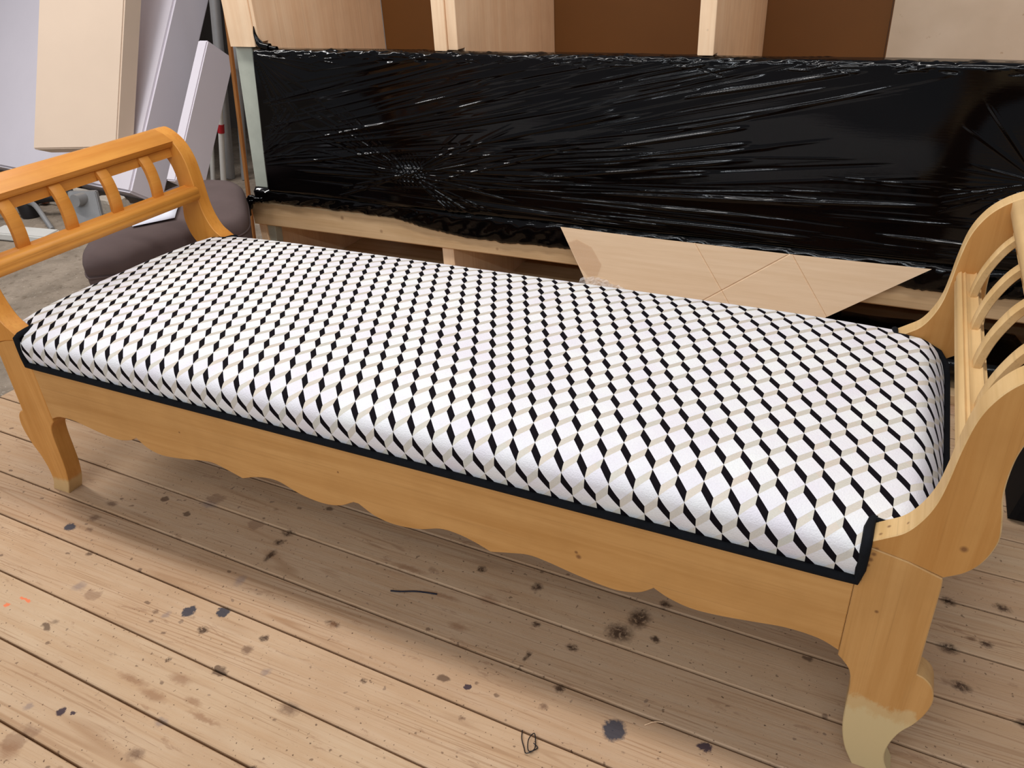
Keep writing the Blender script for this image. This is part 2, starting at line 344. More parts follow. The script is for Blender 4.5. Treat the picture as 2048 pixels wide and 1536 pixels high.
# ------------------------------------------------------------------ the setting
floor = bpy.data.objects.new('floor', None); COL.objects.link(floor); floor['kind'] = 'structure'
SL = -.025
edges = [-.361+.118*k for k in range(-7, 31)]
edges = [e+d for e, d in zip(edges, [0, .003, -.002, .001, -.003, .002, 0, 0, .001, .006, -.003, -.001, .001, .001, .004, -.003]+[0]*40)]
for k in range(len(edges)-1):
    g = .0021; x0, x1 = -.664, 3.3
    ya, yb = edges[k]+g, edges[k+1]-g
    wob = [rng.uniform(-.0006, .0006) for _ in range(4)]
    poly = [(x0, ya+SL*x0), (x0, yb+SL*x0), (1.3, yb+SL*1.3+wob[0]), (x1, yb+SL*x1), (x1, ya+SL*x1), (1.3, ya+SL*1.3+wob[1])]
    plate('plank', poly, -.022, 0.0, 2, M['plank'], floor, bev=.0018, smooth=30)
box('subfloor', -.66, 3.3, -1.2, 3.3, -.06, -.024, M['dirt'], floor)
con = box('floor', -4.6, -.668, -2.2, 3.4, -.08, -.004, M['concrete']); con.name = 'floor.001'; con['kind'] = 'structure'
for nm, a in (('wall_back', (-4.6, 3.4, 3.4, 3.5, -.08, 2.9)), ('wall_left', (-4.7, -4.6, -2.2, 3.5, -.08, 2.9))):
    o = box(nm, *a, M['wall']); o['kind'] = 'structure'

# ------------------------------------------------------------------ daybed
L, D, TH = 1.6562, .6586, .0389
bed = empty('daybed', (0, 0, 0), 'long honey-wood daybed with scrolled slatted arms and black-and-white diamond-patterned seat', 'daybed')
half = [(0, .225), (.03, .2365), (.074, .2385), (.122, .231), (.17, .2235), (.212, .2215), (.246, .229), (.271, .241), (.275, .237), (.296, .222), (.334, .2135), (.393, .220),
        (.451, .231), (.484, .2335), (.519, .2255), (.554, .216), (.587, .228), (.619, .235), (.652, .2345), (.697, .219), (.748, .2130), (.789, .220), (.8225, .238), (.828, .2385)]
def wavy(h):
    a = crm(h[:8], 5)[:-1] + crm(h[7:16], 5)[:-1] + crm(h[15:23], 5)
    b = [(L-q[0], q[1]) for q in a][::-1]
    return [tuple(q) for q in a] + b
lowl = wavy(half)
front = [(0.0005, .36)] + [(max(.0005, min(L-.0005, q[0])), q[1]) for q in lowl] + [(L-.0005, .36)]
plate('front_rail', front, .0004, .024, 1, M['honey'], bed, .0012)
plate('back_rail', front, D-.024, D-.0004, 1, M['honey'], bed, .0012)
# uprights (leg) and scrolled arms, offsets measured outward from the rail joint
arm_in = [(.006, .4305), (.022, .4415), (.042, .457), (.057, .482), (.067, .512), (.072, .547), (.076, .590), (.083, .633), (.095, .663), (.112, .686), (.136, .704), (.164, .715), (.188, .712)]
arm_out = [(.188, .7125), (.209, .697), (.207, .676), (.186, .661), (.158, .650), (.141, .629), (.132, .600), (.1295, .568), (.131, .537), (.137, .508), (.141, .475), (.133, .440), (.118, .416), (.097, .400)]
leg_out = [(.096, .3985), (.098, .385), (.099, .31), (.100, .240), (.101, .2235)]
knob = [(.101, .2235), (.112, .219), (.123, .206), (.1285, .184), (.126, .158), (.116, .127), (.101, .098), (.092, .062), (.093, .030), (.106, 0)]
leg_in = [(.052, 0), (.036, .036), (.027, .080), (.025, .130), (.024, .165), (.019, .192), (.008, .208), (0, .216)]
arm = [tuple(q) for q in crm(arm_in, 5)[:-1] + crm(arm_out, 5)] + [(.055, .412), (.006, .421)]
leg = [tuple(q) for q in crm(leg_out, 2)[:-1] + crm(knob, 5) + crm(leg_in, 4)] + [(0, .36), (.006, .3605), (.006, .4205), (.055, .4115)]
for side in (1, -1):
    for y0 in (0, D-TH):
        fx = (lambda q: (L+q[0], q[1])) if side > 0 else (lambda q: (-q[0], q[1]))
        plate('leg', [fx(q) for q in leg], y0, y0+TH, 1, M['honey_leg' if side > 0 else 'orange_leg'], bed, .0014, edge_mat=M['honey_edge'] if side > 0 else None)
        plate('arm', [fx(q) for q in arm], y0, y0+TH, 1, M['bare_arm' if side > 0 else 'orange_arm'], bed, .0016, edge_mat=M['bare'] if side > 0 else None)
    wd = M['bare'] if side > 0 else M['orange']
    top0 = [(.110, .6885), (.114, .690), (.136, .7045), (.164, .7155), (.186, .7125), (.2045, .697), (.2015, .678), (.182, .668), (.172, .6645), (.166, .671), (.152, .671), (.150, .6665), (.128, .6665), (.126, .672), (.116, .674), (.115, .681)]
    low0 = [(.060, .5445), (.0585, .552), (.0615, .5565), (.059, .561), (.062, .5690), (.069, .5725), (.074, .5695), (.079, .5725), (.084, .5695), (.102, .5700), (.107, .5735), (.112, .5690), (.1165, .5695), (.118, .558), (.114, .545), (.100, .5355), (.080, .534), (.066, .538)]
    if side > 0:
        top = [(.133, .7010), (.137, .7035), (.152, .7110), (.172, .7150), (.196, .7120), (.212, .698), (.210, .678), (.196, .668), (.186, .6665), (.180, .673), (.166, .673), (.163, .668), (.146, .668), (.144, .674), (.136, .676), (.134, .684)]
        low = [(.0795+(q[0]-.060)*.62, q[1]) for q in low0]
    else: top, low = top0, low0
    for nm, pr in (('top_rail', top), ('lower_rail', low)):
        plate(nm, [((L+q[0]) if side > 0 else -q[0], q[1]) for q in pr], TH-.001, D-TH+.001, 1, wd, bed, .0006, 50)
    b0, b1 = (L+.146, L+.172) if side > 0 else (-.158, -.126)
    box('rail_strip', b0, b1, TH-.001, D-TH+.001, .6475, .670, wd, bed, .0015)
    # curved slats
    cen = crm([(.0955, .562), (.0980, .585), (.1045, .612), (.1150, .638), (.1270, .659), (.142, .675), (.158, .684)] if side > 0 else
              [(.0995, .562), (.0970, .588), (.0980, .614), (.1045, .643), (.1170, .665), (.130, .676), (.148, .684)], 5)
    for yc in (.141, .268, .397, .525):
        V = []; n = len(cen); prof = [(-.0150, -.0060), (-.0130, -.0075), (.0130, -.0075), (.0150, -.0060), (.0150, .0060), (.0130, .0075), (-.0130, .0075), (-.0150, .0060)]
        for i, q in enumerate(cen):
            t = cen[min(i+1, n-1)]-cen[max(i-1, 0)]; t = t/np.linalg.norm(t); nx, nz = t[1], -t[0]
            for (py, pn) in prof:
                pn *= .78; py *= (.80 if side > 0 else 1.0); ox, oz = q[0]+.006+nx*pn, q[1]+nz*pn
                V.append(((L+ox) if side > 0 else -ox, yc+py, oz))
        F = [[i*8+k, i*8+(k+1) % 8, (i+1)*8+(k+1) % 8, (i+1)*8+k] for i in range(n-1) for k in range(8)] + [list(range(8)), [(n-1)*8+k for k in range(8)]]
        fix(link('slat', V, F, wd, bed, 50))
    a, b = (L+.074, L+.094) if side > 0 else (-.094, -.074)
    box('end_rail', a, b, TH-.002, D-TH+.002, .24, .36, M['honey'], bed)
# seat cushion, swept cross profile with domed ends; UVs carry arc length in metres
prof = [(.0010, .364), (-.0015, .375), (-.0050, .388), (-.0068, .403), (-.0050, .420), (.0050, .4335), (.0270, .4440), (.0435, .4490), (.064, .4535), (.102, .4590), (.18, .4620), (.256, .4618), (.33, .4610), (.41, .4600),
        (.486, .4570), (.525, .4550), (.563, .4525), (.601, .4480), (.6155, .4460), (.640, .4405), (.652, .4320), (.6610, .4200), (.6650, .4030), (.6620, .388), (.6590, .375), (.6575, .364)]
pr = np.array(crm(prof, 4)); seg_ = np.hypot(*np.diff(pr, axis=0).T); arc = np.concatenate([[0], np.cumsum(seg_)])
iref = np.argmin(np.abs(pr[:, 0]-.027)+10*(pr[:, 1] < .43)); arc = arc-arc[iref]
E0, E1 = -.100, L+.100
xs = np.unique(np.concatenate([np.linspace(E0, -.005, 34), np.linspace(-.005, .02, 4), np.linspace(.02, L-.02, 150), np.linspace(L-.02, L+.005, 4), np.linspace(L+.005, E1, 34)]).round(6))
def drop(x):
    d = np.minimum(x-E0, E1-x)
    return .15*np.clip(1-d/.34, 0, 1)**1.8 + .72*np.clip(1-d/.075, 0, 1)**3.2
dz = drop(xs); xarc = np.concatenate([[0], np.cumsum(np.hypot(np.diff(xs), .095*np.diff(dz)))]); xarc -= np.interp(.9938, xs, xarc)
V = []; UV = []
for i, x in enumerate(xs):
    e = 1-dz[i]
    for j in range(len(pr)):
        y, z = pr[j]
        s = (x < -.0051) or (x > L+.0051)
        if s: y = min(max(y, TH+.0015), D-TH-.0015)
        # bulging shoulders next to the uprights
        V.append((x, y, .364+(z-.364)*e)); UV.append((xarc[i], arc[j]))
nj = len(pr); F = []
for i in range(len(xs)-1):
    for j in range(nj-1): F.append([i*nj+j, (i+1)*nj+j, (i+1)*nj+j+1, i*nj+j+1])
n0 = len(V)
F += [list(range(nj))[::-1], [(len(xs)-1)*nj+j for j in range(nj)]]
cush = link('seat_cushion', V, F, M['fabric'], bed, 75, uv=UV)
# black piping around the cushion
def pipe_loop():
    P = []; yb = D+.0035; yf = -.0050
    fr = [(.0005, yf, .3665), (L-.0005, yf, .3665)]
    P += [(-.0010+(L+.002)*t, yf, .3655) for t in np.linspace(0, 1, 60)]
    P += [(L+.0030, yf, .385), (L+.0032, yf, .41), (L+.0030, yf, .4295), (L+.0030, .004, .4335), (L+.0030, .02, .4355), (L+.005, TH+.002, .4355), (L+.02, TH+.0045, .433), (L+.05, TH+.0040, .428), (L+.082, TH+.004, .412), (L+.098, TH+.012, .392)]
    P += [(L+.1015, .08+(D-.16)*t, .378) for t in np.linspace(0, 1, 12)]
    P += [(L+.098, D-TH-.012, .392), (L+.082, D-TH-.004, .412), (L+.05, D-TH-.004, .428), (L+.02, D-TH-.0045, .433), (L+.003, D-TH-.002, .434), (L+.002, D-.02, .432), (L+.002, D-.004, .428), (L+.002, yb+.001, .42), (L+.002, yb+.001, .40), (L+.001, yb, .372)]
    P += [(L+.001-(L+.002)*t, yb, .3655) for t in np.linspace(0, 1, 40)]
    h = len(P)
    mir = [(-(x-L), y, z) for (x, y, z) in P[60:-40]][::-1]
    return P + mir
tube('piping', pipe_loop(), .0067, M['black_tape'], bed, 8, closed=True)

# ------------------------------------------------------------------ shelving unit behind
sh = empty('shelving_unit', (0, 0, 0), 'raw pine shelving unit with brown hardboard back behind the daybed', 'shelf')
YF, YB = 1.145, 1.845
plate('side_post', [(-.420, 0), (-.360, 0), (-.286, .835), (-.270, 1.0), (-.345, 1.0), (-.353, .835)], 1.165, 1.20, 1, M['post'], sh)
def divider(x0, x1, z0, ztop=1.75, y0=YF, nm='divider'):
    # notched at the bottom front, where the parcel passes in front of it
    pts = [(y0, z0), (y0, ztop), (YB-.014, ztop), (YB-.014, .348), (1.192, .348), (1.192, z0)]
    plate(nm, pts, x0, x1, 0, M['pine'], sh, .0015)
divider(-.352, -.250, .846); divider(-.2495, -.236, .858, y0=YF+.004)
divider(.390, .430, .844); divider(.4305, .461, .846, y0=YF+.006)
divider(1.122, 1.161, .844)
divider(2.02, 2.06, .844)
box('back_panel', -.236, .389, YB-.012, YB, .03, 1.75, M['hardboard'], sh, .001)
box('back_panel', .389, 1.509, YB-.012, YB, .03, 1.75, M['hardboard'], sh, .001)
plate('back_panel', [(1.520, .03), (1.507, 1.75), (2.4, 1.75), (2.4, .03)], YB-.030, YB-.013, 1, M['stained'], sh, .001)
box('back_panel', 1.510, 2.4, YB-.012, YB, .03, 1.75, M['hardboard'], sh, .001)
box('shelf_board', -.405, 2.4, YF+.030, YB-.012, .305, .345, M['pine_x'], sh, .002)
box('front_rail', -.412, 2.4, YF, YF+.029, .264, .347, M['pine_x'], sh, .004)
box('upright', -.402, -.372, YF+.012, YB-.012, 0, .263, M['pine'], sh, .0015)
box('upright', .347, .388, YF+.012, YB-.012, 0, .263, M['pine'], sh, .0015)
box('upright', 2.10, 2.14, YF+.012, YB-.012, 0, .263, M['pine'], sh, .0015)
box('bottom_board', -.37, 2.4, YF+.03, YB-.012, .0, .028, M['pine_x'], sh, .0015)
# low dark roll added to stand in for the shade in the bottom bay
bd = [(math.cos(a)*.11*(1+.1*math.sin(3*a)), .115+math.sin(a)*.086) for a in np.linspace(0, 2*math.pi, 22)[:-1]]
bd = [(a, .029+(b-.029)*.66) for a, b in bd]
V = []; nb = len(bd); xs_ = np.linspace(1.02, 2.05, 26)
for i, x in enumerate(xs_):
    k = 1-.75*max(0, abs(i-12.5)/12.5-.86)/.14
    for (a, b) in bd: V.append((x, 1.31+a*k+rng.normal(0, .003), .029+(b-.029)*k+rng.normal(0, .002)*(b > .04)))
F = [[i*nb+k, i*nb+(k+1) % nb, (i+1)*nb+(k+1) % nb, (i+1)*nb+k] for i in range(25) for k in range(nb)] + [list(range(nb)), [25*nb+k for k in range(nb)]]
tag(fix(link('wrapped_roll', V, F, M['film'], None, 60)), 'black film-wrapped roll lying in the bottom bay of the shelf', 'roll')

# ------------------------------------------------------------------ long parcel in black stretch film
pk = empty('wrapped_parcel', (0, 0, 0), 'long parcel wrapped in shiny black stretch film lying on the pine shelf', 'parcel')
ZB, ZT, YP, RC = .386, .8415, 1.128, .014
def ppath():
    P = []
    for y in np.linspace(1.176, YP+RC+.004, 10): P.append((y, ZT))
    for a in np.linspace(90, 180, 9): P.append((YP+RC+RC*math.cos(math.radians(a)), ZT-RC+RC*math.sin(math.radians(a))))
    for z in np.linspace(ZT-RC, ZB+RC*1.6, 310)[1:-1]: P.append((YP, z))
    for a in np.linspace(180, 270, 9): P.append((YP+RC*1.6+RC*1.6*math.cos(math.radians(a)), ZB+RC*1.6+RC*1.6*math.sin(math.radians(a))))
    P.append((YP+.04, ZB)); P.append((1.182, ZB+.01)); P.append((1.182, ZT-.01)); return np.array(P)
PP = ppath(); tg = np.gradient(PP, axis=0); tg /= np.linalg.norm(tg, axis=1)[:, None]; NO = np.stack([tg[:, 1], -tg[:, 0]], 1)
px = np.linspace(-.300, 2.30, 680); n1, n2 = len(px), len(PP)
Xg, Zg = np.meshgrid(px, PP[:, 1], indexing='ij'); Yg = np.meshgrid(px, PP[:, 0], indexing='ij')[1]
sarc = np.concatenate([[0], np.cumsum(np.linalg.norm(np.diff(PP, axis=0), axis=1))]); s_top = np.interp(0, [0], [0])
Sg = np.meshgrid(px, sarc, indexing='ij')[1]
# unrolled height: continue z over the rounded top edge
itop = 10+4; Hg = ZT-RC*.2-(Sg-sarc[itop])
disp = np.zeros_like(Xg)
def ridge(x0, z0, ang, ln, wd, am, bend=0.):
    ca, sa = math.cos(math.radians(ang)), math.sin(math.radians(ang))
    dx, dz_ = Xg-x0, Hg-z0; s = dx*ca+dz_*sa; t = -dx*sa+dz_*ca - bend*s*s
    env = np.clip(1-np.abs(2*s/ln-1)**3, 0, 1)*((s > 0) & (s < ln))
    ww = wd*(.5+.5*np.clip(s/ln*2, 0, 1)); global disp
    disp += am*env*np.exp(-(t/ww)**2)
def ztop_ang(x, z):   # direction field measured in the photograph
    v = (z-ZB)/(ZT-ZB)
    return -1.5+14*np.clip((v-.12)/.45, 0, 1)*(1-.25*max(0, v-.6)) if x < 1.5 else (-2+6*v)
for _ in range(190):
    x0 = rng.uniform(-.28, 1.05); z0 = rng.uniform(ZB, .80); ln = rng.uniform(.18, .75)
    ridge(x0, z0, ztop_ang(x0, z0)+rng.normal(0, 1.6), ln, rng.uniform(.0019, .0042), rng.uniform(.0004, .0022)*rng.choice([1, 1, -.7]), rng.normal(0, .012))
for _ in range(34):
    x0 = rng.uniform(1.1, 1.9); z0 = rng.uniform(ZB, .62); ridge(x0, z0, rng.normal(1, 2.5), rng.uniform(.15, .5), rng.uniform(.0015, .003), rng.uniform(.0003, .0011))
for (x0, z0, x1, z1, wdt, am) in [(1.06, .747, 1.48, .823, .003, .0035), (.86, .613, 1.235, .687, .003, .0036), (.88, .584, 1.245, .649, .0028, .0032), (.80, .488, 1.70, .531, .0032, .0030), (.72, .468, 1.28, .468, .0025, .0026),
        (.86, .429, 1.43, .425, .003, .0026), (1.55, .452, 2.0, .441, .003, .003), (-.25, .551, .60, .737, .0026, .0026), (-.29, .483, .2, .566, .0024, .0024), (-.17, .476, .16, .484, .003, .0022), (.29, .472, .80, .616, .0024, .0024), (.0, .64, .55, .76, .002, .002), (.3, .56, .95, .71, .0022, .0024), (.55, .50, 1.2, .60, .0022, .0022)]:
    ridge(x0, z0, math.degrees(math.atan2(z1-z0, x1-x0)), math.hypot(x1-x0, z1-z0), wdt*1.35, am*1.5)
for k in range(44):    # gathers fanning from the knot and from the left edge
    a = rng.uniform(-40, 38); ridge(.245, .497, a, rng.uniform(.12, .5), .0022, rng.uniform(.0008, .0022))
    ridge(.245, .50, 180+rng.uniform(-42, 20), rng.uniform(.10, .42), .0022, rng.uniform(.0008, .002))
for k in range(40):
    ridge(-.285, .52+rng.normal(0, .02), rng.uniform(5, 62), rng.uniform(.06, .2), .0018, rng.uniform(.0008, .0022))
    ridge(-.28, .83, rng.uniform(-75, -4), rng.uniform(.08, .28), .0018, rng.uniform(.0005, .0015))
    if k % 3 == 0: ridge(1.86, .60, rng.uniform(130, 230), rng.uniform(.08, .25), .002, rng.uniform(.0006, .002))
for k in range(260):   # crumpled flecks on the top edge
    x0 = rng.uniform(.2, 2.2) if k % 4 else rng.uniform(-.28, .3)
    ridge(x0, ZT-.004+rng.uniform(-.022, .020), rng.normal(6, 9), rng.uniform(.02, .09), rng.uniform(.0012, .003), rng.uniform(.0012, .0035)*rng.choice([1, -1]))
kd = np.hypot((Xg-.245)/1.5, Hg-.505); disp += .010*np.exp(-(kd/.012)**2) + .004*np.exp(-(kd/.03)**2)*np.sin(Xg*420+Hg*300)
# soft sag, slack in the middle
disp += .004*np.sin(Xg*2.2+1)*np.exp(-((Hg-.6)/.16)**2)+.0015*np.sin(Xg*9)*np.sin(Hg*22)
lean = -.055*(Hg-ZT)/(ZB-ZT)*np.clip(1-(Xg+.30)/.30, 0, 1)   # the left end slants outward towards the bottom
endc = np.clip((Xg+.300)/.02, 0, 1)**.5
Yv = Yg+NO[None, :, 0]*-disp*0 - 0
ny, nz = tg[:, 1], -tg[:, 0]          # outward normal (y,z) for a path running back-top -> front -> bottom
Yv = Yg + disp*(ny)[None, :]*1.0; Zv = Zg + disp*(nz)[None, :]
Yv = Yv+(1-endc)*.03
Vx = Xg+.032+lean
V = np.stack([Vx, Yv, Zv], 2).reshape(-1, 3)
I = np.arange(n1*n2).reshape(n1, n2); F = np.stack([I[:-1, :-1], I[:-1, 1:], I[1:, 1:], I[1:, :-1]], 2).reshape(-1, 4).tolist()
F.append([int(I[0, k]) for k in range(n2)][::-1])
link('film_wrap', V, F, M['film'], pk, 0).data.polygons.foreach_set('use_smooth', [True]*len(F))
# loose film skirt spilling over the shelf rail
lowp = [(-.405, .350), (-.37, .352), (-.26, .354), (.03, .353), (.144, .351), (.255, .339), (.326, .324), (.484, .310), (.76, .316), (.95, .318), (1.3, .322), (1.652, .326), (1.775, .318), (1.93, .326), (2.3, .33)]
lx = [q[0] for q in lowp]; lz = [q[1] for q in lowp]; V = []; m1, m2 = 320, 12; xq = np.linspace(-.372, 2.3, m1)
for i, x in enumerate(xq):
    zl = np.interp(x, lx, lz)+.002*math.sin(x*40)+rng.normal(0, .0012)
    for j in range(m2):
        t = j/(m2-1); z = .400*(1-t)+zl*t
        y = 1.1385-.0045*math.sin(t*3.1)+.003*math.sin(x*23+t*5)*t*(1-t)*3+.0014*math.sin(x*90+t*9)+rng.normal(0, .0005)
        if t < .25: y = 1.150*(1-t*4)+y*t*4
        V.append((x, y, z))
I = np.arange(m1*m2).reshape(m1, m2); F = np.stack([I[:-1, :-1], I[1:, :-1], I[1:, 1:], I[:-1, 1:]], 2).reshape(-1, 4).tolist()
sk = link('film_skirt', V, F, M['film'], pk, 60); md = sk.modifiers.new('thickness', 'SOLIDIFY'); md.thickness = .0012
# twisted film tail hanging at the left end and the little peak on top
tail = [(-.36, 1.138, .362), (-.395, 1.132, .356), (-.418, 1.128, .335), (-.430, 1.126, .305), (-.446, 1.122, .275), (-.452, 1.12, .245), (-.47, 1.118, .222)]
for k in range(5):
    q = [(x+rng.normal(0, .006)+.004*k, y+rng.normal(0, .002), z+rng.normal(0, .004)) for x, y, z in tail]
    tube('film_strand', [tuple(v) for v in crm(q, 4)], [max(.0015, .008+.003*math.sin(i*1.9+k)) for i in range(25)], M['film'], pk, 6)
hp = crm([(-.195, 1.145, .845), (-.228, 1.143, .853), (-.236, 1.142, .868), (-.240, 1.141, .885), (-.238, 1.14, .905)], 4)
tube('film_peak', [tuple(v) for v in hp], list(np.linspace(.013, .0015, len(hp))), M['film'], pk, 7)
hp = crm([(-.165, 1.142, .842), (-.19, 1.142, .846), (-.215, 1.142, .856), (-.236, 1.141, .876)], 4)
tube('film_fold', [tuple(v) for v in hp], list(np.linspace(.008, .002, len(hp))), M['film'], pk, 7)

# ------------------------------------------------------------------ cardboard caught under the parcel
cb = empty('cardboard_sheet', (0, 0, 0), 'creased brown cardboard sheet hanging below the black parcel', 'cardboard')
out = [(.774, .389), (1.00, .386), (1.183, .385), (1.413, .384), (1.722, .386), (1.512, .2405), (1.40, .165), (1.14, .150), (.90, .160), (.852, .262)]
def cy(x, z): return 1.116-.20*(.40-z)
cr_lines = [((1.165, .375), (1.300, .195)), ((1.40, .385), (1.175, .222)), ((1.405, .384), (1.53, .215))]
def inside(x, z):
    c = False; j = len(out)-1
    for i in range(len(out)):
        (xi, zi), (xj, zj) = out[i], out[j]
        if (zi > z) != (zj > z) and x < (xj-xi)*(z-zi)/(zj-zi)+xi: c = not c
        j = i
    return c
bm = bmesh.new(); fv = [bm.verts.new((x, cy(x, z), z)) for x, z in out]; bm.faces.new(fv)
def cutline(p, q, full=True):
    d = Vector((q[0]-p[0], 0, q[1]-p[1])).normalized(); nrm = Vector((-d.z, 0, d.x))
    for off in (-.0022, 0, .0022):
        co = Vector((p[0], 0, p[1]))+nrm*off; bmesh.ops.bisect_plane(bm, geom=bm.verts[:]+bm.edges[:]+bm.faces[:], plane_co=co, plane_no=nrm)
for p_, q_ in cr_lines: cutline(p_, q_)
for v in bm.verts:
    for p_, q_ in cr_lines:
        P0 = Vector((p_[0], p_[1])); P1 = Vector((q_[0], q_[1])); d = (P1-P0); Ld = d.length; d.normalize(); r = Vector((v.co.x, v.co.z))-P0
        s_ = r.dot(d); t_ = abs(d.x*r.y-d.y*r.x)
        if t_ < .0008 and -.02 < s_ < Ld+.12: v.co.y += .0022
bmesh.ops.solidify(bm, geom=bm.faces[:], thickness=.0035)
me = bpy.data.meshes.new('sheet'); bm.to_mesh(me); bm.free(); me.materials.append(M['card']); o = bpy.data.objects.new('sheet', me); COL.objects.link(o); o.parent = cb
# tape patch and crumpled plastic on its left corner
tp = [(.800, .350), (.826, .362), (.872, .345), (.905, .300), (.895, .268), (.868, .262), (.838, .292)]
link('tape', [(x, cy(x, z)-.0055, z) for x, z in tp], [list(range(len(tp)))], M['tape'], cb, 0)
V = []; nu, nv = 22, 12
for i in range(nu):
    for j in range(nv):
        x = .845+.135*i/(nu-1); z = .205+.062*(j/(nv-1))*(1-.55*abs(i/(nu-1)-.35)); V.append((x, cy(x, z)-.010+rng.normal(0, .0035), z+rng.normal(0, .0012)))
I = np.arange(nu*nv).reshape(nu, nv); F = np.stack([I[:-1, :-1], I[1:, :-1], I[1:, 1:], I[:-1, 1:]], 2).reshape(-1, 4).tolist()
link('plastic_wrap', V, F, M['clear'], cb, 0)

# ------------------------------------------------------------------ pouf
pf = empty('ottoman', (0, 0, 0), 'dark taupe upholstered ottoman left of the daybed with a paper on top', 'ottoman')
plan = [(-.265, .375), (-.385, .470), (-.490, .620), (-.548, .800), (-.585, .985), (-.565, 1.09), (-.49, 1.128), (-.410, 1.105), (-.325, 1.045), (-.222, .940), (-.135, .842), (-.115, .765), (-.155, .66), (-.195, .43)]
cl = plan[-2:]+plan+plan[:2]; plc = crm(cl, 6)[12:-12]; cx, cy_ = -.33, .78
rings = [(.02, .440), (.4, .441), (.7, .439), (.86, .435), (.94, .428), (.985, .416), (1.0, .402), (1.0, .386), (.992, .3795), (.990, .377), (.996, .374), (.995, .35), (.985, .32), (.965, .285), (.94, .262), (.92, .256), (.4, .254)]
V = []; n = len(plc)
for k, z in rings:
    for q in plc: V.append((cx+(q[0]-cx)*k, cy_+(q[1]-cy_)*k, z+.004*math.sin(q[0]*16)*(k > .5)*(z > .3)))
F = [[r*n+i, r*n+(i+1) % n, (r+1)*n+(i+1) % n, (r+1)*n+i] for r in range(len(rings)-1) for i in range(n)] + [list(range(n)), [(len(rings)-1)*n+i for i in range(n)]]
fix(link('seat', V, F, M['grey_fabric'], pf, 60))
tube('seam', [(cx+(q[0]-cx)*1.0, cy_+(q[1]-cy_)*1.0, .3775) for q in plc], .0028, M['grey_fabric'], pf, 6, closed=True)
for (x, y) in ((-.455, .70), (-.50, 1.02), (-.15, .95), (-.245, .52)):
    tube('leg', [(x, y, .26), (x+(x-cx)*.12, y+(y-cy_)*.12, 0)], [.022, .014], M['black'], pf, 10)
pp_ = [(-.425, .672), (-.315, .585), (-.255, .685), (-.345, .79)]
V = []; 
for i in range(5):
    for j in range(5):
        u, v = i/4, j/4; a = Vector((*pp_[0], 0)).lerp(Vector((*pp_[1], 0)), u); b = Vector((*pp_[3], 0)).lerp(Vector((*pp_[2], 0)), u); q = a.lerp(b, v); V.append((q.x, q.y, .4475+.002*math.sin(u*3)))
I = np.arange(25).reshape(5, 5); F = np.stack([I[:-1, :-1], I[1:, :-1], I[1:, 1:], I[:-1, 1:]], 2).reshape(-1, 4).tolist()
o = link('paper_sheet', V, F, M['paper'], None, 60); o.modifiers.new('thickness', 'SOLIDIFY').thickness = .0006
tag(o, 'white sheet of paper lying on the dark ottoman', 'paper')

# ------------------------------------------------------------------ foam slabs leaning at the left
K = 1.217; C0 = Vector((1.60988, -.88412, 1.13308))
def far(x, y, z, k=K): return C0+(Vector((x, y, z))-C0)*k
th = math.radians(35); UP = Vector((0, math.sin(th), math.cos(th))); BK = Vector((0, math.cos(th), -math.sin(th)))
fr = far(-1.209, 1.30, .262); leftdir = Vector((-1, .13, 0)).normalized()
o = obox('foam_slab', fr, leftdir*2.6, BK*.21, UP*2.2, M['foam'], None, .012)
tag(o, 'very large white foam slab leaning back behind the cream one', 'foam')
fc = far(-.930, 1.30, .332)
o = obox('foam_slab', fc+Vector((-.062, 0, 0)), Vector((.062, 0, 0)), BK*.185, UP*.695, M['foam'], None, .006)
tag(o, 'small narrow white foam offcut leaning beside the grey tubes', 'foam')
q0 = far(-1.285, 1.36, .425, 1.20); UPc = Vector((0, .40, .917)); BKc = Vector((0, .917, -.40))
o = obox('foam_slab', q0, Vector((-.420, -.146, 0)), BKc*.10, UPc*1.2, M['cream'], None, .006)
tag(o, 'cream foam slab resting against the large white slab', 'foam')
# ------------------------------------------------------------------ tubes and stick leaning beside the post
def lean(name, a, b, r, mat, lab, cat, grp=None, cap=None):
    e = empty(name, (0, 0, 0), lab, cat, grp)
    tube('shaft', [a, tuple(Vector(a).lerp(Vector(b), .5)), b], r, mat, e, 12)
    if cap is not None:
        p0 = Vector(a).lerp(Vector(b), cap); d = (Vector(b)-Vector(a)).normalized(); tube('cap', [tuple(p0), tuple(p0+d*.022), tuple(p0+d*.045)], r*1.18, M['red'], e, 12)
    return e
lean('metal_tube', (-1.715, 2.35, 0), (-1.50, 2.45, 1.75), .026, M['grey_metal'], 'widest grey metal tube, nearest the white foam offcut', 'tube')
lean('metal_tube', (-1.63, 2.62, 0), (-1.45, 2.70, 1.75), .034, M['grey_metal'], 'dark-shaded metal tube standing behind the white plastic ones', 'tube')
lean('plastic_tube', (-1.70, 2.28, 0), (-1.60, 2.30, .50), .015, M['white_plastic'], 'white plastic tube with a red collar beside grey tubes', 'tube', None, .52)
lean('plastic_tube', (-1.775, 2.28, 0), (-1.715, 2.30, .33), .013, M['white_plastic'], 'shorter white plastic tube with red collar by the foam', 'tube', None, .78)
lean('metal_tube', (-1.61, 2.35, 0), (-1.375, 2.45, 1.75), .019, M['grey_metal'], 'slim grey metal tube beside the brown wooden stick', 'tube')
tag(obox('wooden_stick', (-.805, 1.50, 0), (.017, 0, 0), (0, .012, 0), (.155, .0, 1.3), M['stick'], None, .002), 'thin brown wooden stick leaning beside the grey-green post', 'stick')

